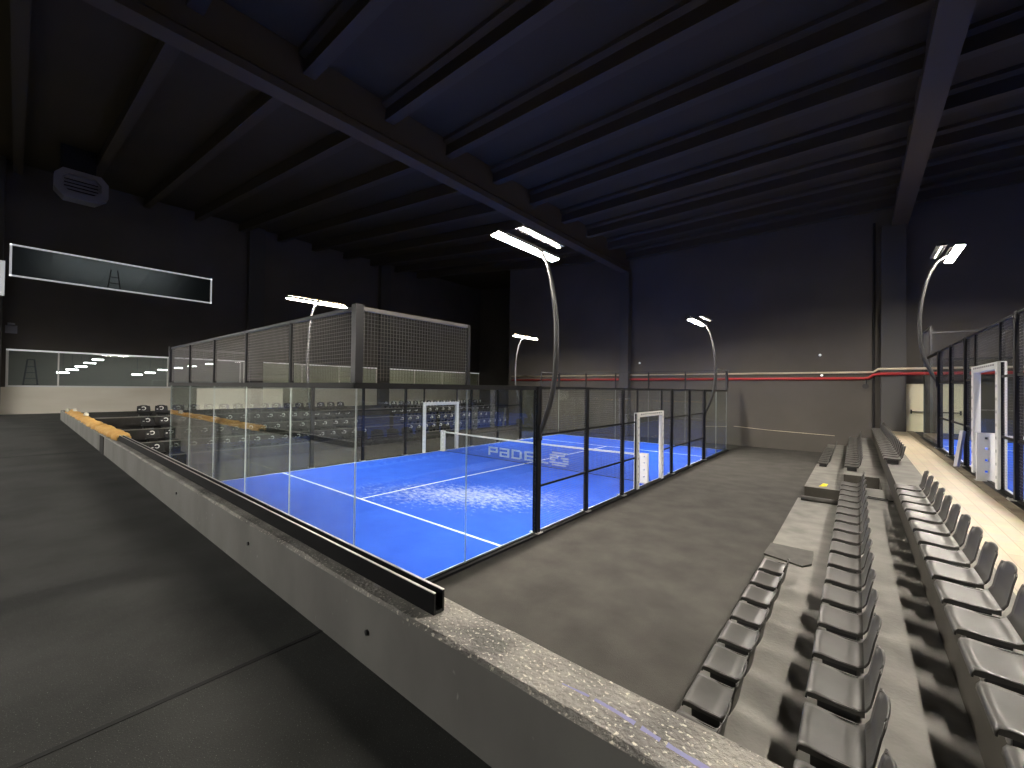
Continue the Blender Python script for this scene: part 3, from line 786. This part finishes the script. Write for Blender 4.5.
# ------------------------------------------------------------------ window wall details
def window(name, y0, y1, z0, z1, label, mull=(), fr='white', frosted=False, led_all=False):
    o = MB()
    w = .09
    o.box(XL - .02, XL + .04, y0, y1, z0, z0 + w).box(XL - .02, XL + .04, y0, y0 + w, z0, z1).box(XL - .02, XL + .04, y1 - w, y1, z0, z1)
    o.box(XL - .02, XL + .04, y0, y1, z1 - w, z1)
    f = structure(o.build(name, 'white'), label)
    st = MB()
    if led_all:
        st.box(XL + .04, XL + .055, y0, y1, z0 + .01, z0 + w - .01).box(XL + .04, XL + .055, y0 + .01, y0 + w - .01, z0, z1).box(XL + .04, XL + .055, y1 - w + .01, y1 - .01, z0, z1)
    st.box(XL + .04, XL + .055, y0, y1, z1 - w + .01, z1 - .01)
    st.build('led_strip', 'led_strip', f)
    MB().box(XL - .06, XL - .05, y0 + w, y1 - w, z0 + w, z1 - w).build('pane', 'window_glass', f)
    for y in mull: MB().box(XL - .04, XL + .02, y - .03, y + .03, z0, z1 - w).build('mullion', 'white', f)
    if frosted: MB().box(XL - .16, XL - .15, y0 + w, y1 - w, z0 + .02, z1 - w).build('blind', 'blind', f)
    return f
window('window_1', -3.12, 5.45, Z3, Z4, 'long high window with a bright outline', led_all=True)
window('window_2', -3.15, 7.5, Z1, Z2, 'long clear gallery window above the beige wall', mull=(-1.35, 3.25, 7.2))
window('window_3', 8.5, 17.9, Z1, Z2, 'gallery window with pale blinds between the dark columns', mull=(11.4, 14.4), frosted=True)
window('window_4', 18.9, 30.9, Z1, Z2, 'gallery window with pale blinds at the end of the hall', mull=(22, 25.5), frosted=True)
# rooms behind
def room(nm, y0, y1, z0, z1, dep, mat, back):
    b = MB(); xA, xB = XL - dep, XL - .3
    b.box(xA - .1, xA, y0, y1, z0, z1).box(xA, xB, y0, y1, z0 - .1, z0).box(xA, xB, y0, y1, z1, z1 + .1).box(xA, xB, y0 - .1, y0, z0, z1).box(xA, xB, y1, y1 + .1, z0, z1)
    return structure(b.build(nm, mat))
room('wall_gallery_room', -4, 31, 1.9, 5.2, 6, 'room_wall', True)
room('wall_upper_room', -4, 7, 7.6, 10.8, 4, 'room_dark', True)
TB = ((-1.03, 3.55), (-.66, 3.74), (-.29, 3.94), (.08, 4.17), (.43, 4.40), (2.25, 3.54), (2.89, 3.69), (3.55, 3.90), (4.36, 4.07), (5.14, 4.23), (6.19, 4.44))
for i, (y, z) in enumerate(TB):
    t_ = empty('tube_light', (XL - 3.0, y, z), 'lit tube hanging in the gallery room, %s from the pilaster' % ORD[i], 'tube light', 'gallery tube lights')
    MB().box(-.05, .05, -.27, .27, .05, .09).build('housing', 'white', t_)
    MB().tube([(0, -.25, .02), (0, .25, .02)], .03, 8).build('tube', 'tube', t_)
    MB().tube([(0, 0, .09), (0, 0, 5.2 - z)], .008, 6).build('suspension_rod', 'heater', t_)
for i in range(4):
    y = 10 + i * 5.2
    t_ = empty('tube_light', (XL - 2.0, y, 5.0), 'lit ceiling tube behind the pale blinds, %s from the pilaster' % ORD[i], 'tube light', 'gallery tube lights')
    MB().box(-.06, .06, -.8, .8, .05, .10).build('housing', 'white', t_)
    MB().tube([(0, -.78, .02), (0, .78, .02)], .035, 8).build('tube', 'tube_bright', t_)
t_ = empty('tube_light', (XL - 2.6, 1.2, 10.55), 'lit ceiling tube in the upper room behind the high window', 'tube light', 'gallery tube lights')
MB().box(-.06, .06, -2.8, 2.8, .05, .10).build('housing', 'white', t_)
MB().tube([(0, -2.7, .02), (0, 2.7, .02)], .03, 8).build('tube', 'tube', t_)
# things inside the rooms
ld = empty('step_ladder', (XL - 1.2, -2.3, 1.9), 'grey step ladder standing behind the clear gallery window', 'ladder')
for s in (-1, 1):
    MB().tube([(0, s * .35, 0), (0, s * .12, 2.3)], .035, 6).build('leg', 'heater', ld)
    MB().tube([(-.6, s * .35, 0), (-.05, s * .12, 2.3)], .03, 6).build('leg', 'heater', ld)
for k in range(6): MB().box(-.04, .04, -.33 + .035 * k, .33 - .035 * k, .3 + .32 * k, .33 + .32 * k).build('rung', 'heater', ld)
MB().box(-.12, .06, -.14, .14, 2.28, 2.32).build('top_tread', 'heater', ld)
ld = empty('step_ladder', (XL - 1.4, .9, 7.6), 'dark step ladder behind the long high window', 'ladder')
for s in (-1, 1):
    MB().tube([(0, s * .4, 0), (0, s * .14, 2.2)], .03, 6).build('leg', 'black', ld)
for k in range(5): MB().box(-.04, .04, -.36 + .04 * k, .36 - .04 * k, .3 + .36 * k, .33 + .36 * k).build('rung', 'black', ld)
# pillar fittings
pf = empty('batten_light', (XL + .75, -3.32, 7.2), 'vertical white batten light on the pilaster beside the high window', 'wall light')
MB().box(-.04, .0, -.09, .09, 0, 1.75).build('housing', 'white', pf)
MB().box(0, .03, -.07, .07, .03, 1.72).build('diffuser', 'led_strip', pf)
bk = empty('wall_bracket', (XL + .02, -3.0, 5.6), 'grey wall bracket on the window wall beside the pilaster', 'bracket')
MB().box(0, .05, -.2, .2, -.15, .25).build('plate', 'heater', bk)
MB().prism([(0, .2), (.9, .26), (.9, .3), (0, .32)], 1, -.12, .12).build('arm', 'heater', bk)
# suspended heater and its black duct
AX = -22.0
du = empty('fabric_duct', (AX - .2, -1.1, 0), 'black duct rising from the heater to the ceiling', 'duct')
MB().box(-.35, .35, -.62, .5, 12.45, 13.5).build('duct_body', 'duct', du)
hw_ = empty('unit_heater', (AX, -1.15, 11.15), 'grey suspended unit heater hanging below a black duct', 'heater')
# octagonal casing ring with a louvred face
hb = MB()
oc = [(-.75, .35), (-.45, 0), (.55, 0), (.95, .35), (.95, .95), (.7, 1.25), (-.5, 1.25), (-.75, .95)]
inn = [(y * .72 + .03, (z - .62) * .62 + .66) for y, z in oc]
n8 = 8
vs = [(.35, y, z) for y, z in oc] + [(-.35, y, z) for y, z in oc] + [(.35, y, z) for y, z in inn] + [(.1, y, z) for y, z in inn]
fs = []
for i in range(8):
    j = (i + 1) % 8
    fs += [(i, j, 8 + j, 8 + i), (i, 16 + i, 16 + j, j), (16 + i, 24 + i, 24 + j, 16 + j)]
fs += [tuple(range(8, 16)), tuple(range(31, 23, -1))]
hb._add(vs, fs); hb.build('casing', 'heater', hw_)
lv = MB()
for k in range(4): lv.box(.14, .2, -.45, .62, .38 + k * .15, .41 + k * .15)
lv.build('louvre', 'black', hw_)

# unseen batten lights, added behind the viewpoint to light parapet and gallery floor
for i, x in enumerate((-25.6, -22.4, -18.5, -12.5, -6.5, -.5)):
    g_ = empty('added_batten', (x, -8.2, 5.2), 'added white batten light hung over the rubber gallery floor, %s from the window wall' % ORD[i], 'batten light', 'added gallery batten lights')
    MB().prism([(-.20, .03), (-.17, .03), (-.15, .10), (.15, .10), (.17, .03), (.20, .03), (.17, .13), (-.17, .13)], 0, -.92, .92).build('housing', 'white', g_)
    for yy_ in (-.12, .12): MB().tube([(-.88, yy_, .05), (.88, yy_, .05)], .035, 10).build('tube', 'added_batten_led', g_)
    MB().tube([(-.6, 0, .13), (-.6, 0, 6.7)], .006, 6).build('suspension_wire', 'plate', g_)
    MB().tube([(.6, 0, .13), (.6, 0, 6.7)], .006, 6).build('suspension_wire', 'plate', g_)
# ------------------------------------------------------------------ camera
r = Vector((0.76861116, 0.63960411, 0.01197805)); u = Vector((-0.00218748, -0.01609612, 0.99986806)); w = Vector((-0.63971251, 0.76853595, 0.01097254))
cam = bpy.data.cameras.new('camera'); co = bpy.data.objects.new('camera', cam); COL.objects.link(co)
cam.sensor_width = 36; cam.sensor_fit = 'HORIZONTAL'; cam.lens = 414.268 / 1024 * 36; cam.clip_start = .02; cam.clip_end = 300
mw = Matrix((( r.x, u.x, -w.x, 5.01730), (r.y, u.y, -w.y, -2.85774), (r.z, u.z, -w.z, 2.94613), (0, 0, 0, 1)))
co.matrix_world = mw
SC.camera = co

# ------------------------------------------------------------------ world and view
wd = bpy.data.worlds.new('world'); SC.world = wd; wd.use_nodes = True
bg = wd.node_tree.nodes['Background']; bg.inputs[0].default_value = (.3, .35, .5, 1); bg.inputs[1].default_value = .02
vs_ = SC.view_settings
vs_.view_transform = 'Standard'; vs_.look = 'None'; vs_.gamma = 1.0; vs_.use_curve_mapping = False; vs_.exposure = 0.0
SC.display_settings.display_device = 'sRGB'
cy = SC.cycles
cy.use_denoising = True
cy.max_bounces = 10; cy.diffuse_bounces = 5; cy.glossy_bounces = 4; cy.transparent_max_bounces = 40; cy.transmission_bounces = 4
cy.sample_clamp_indirect = 4.0
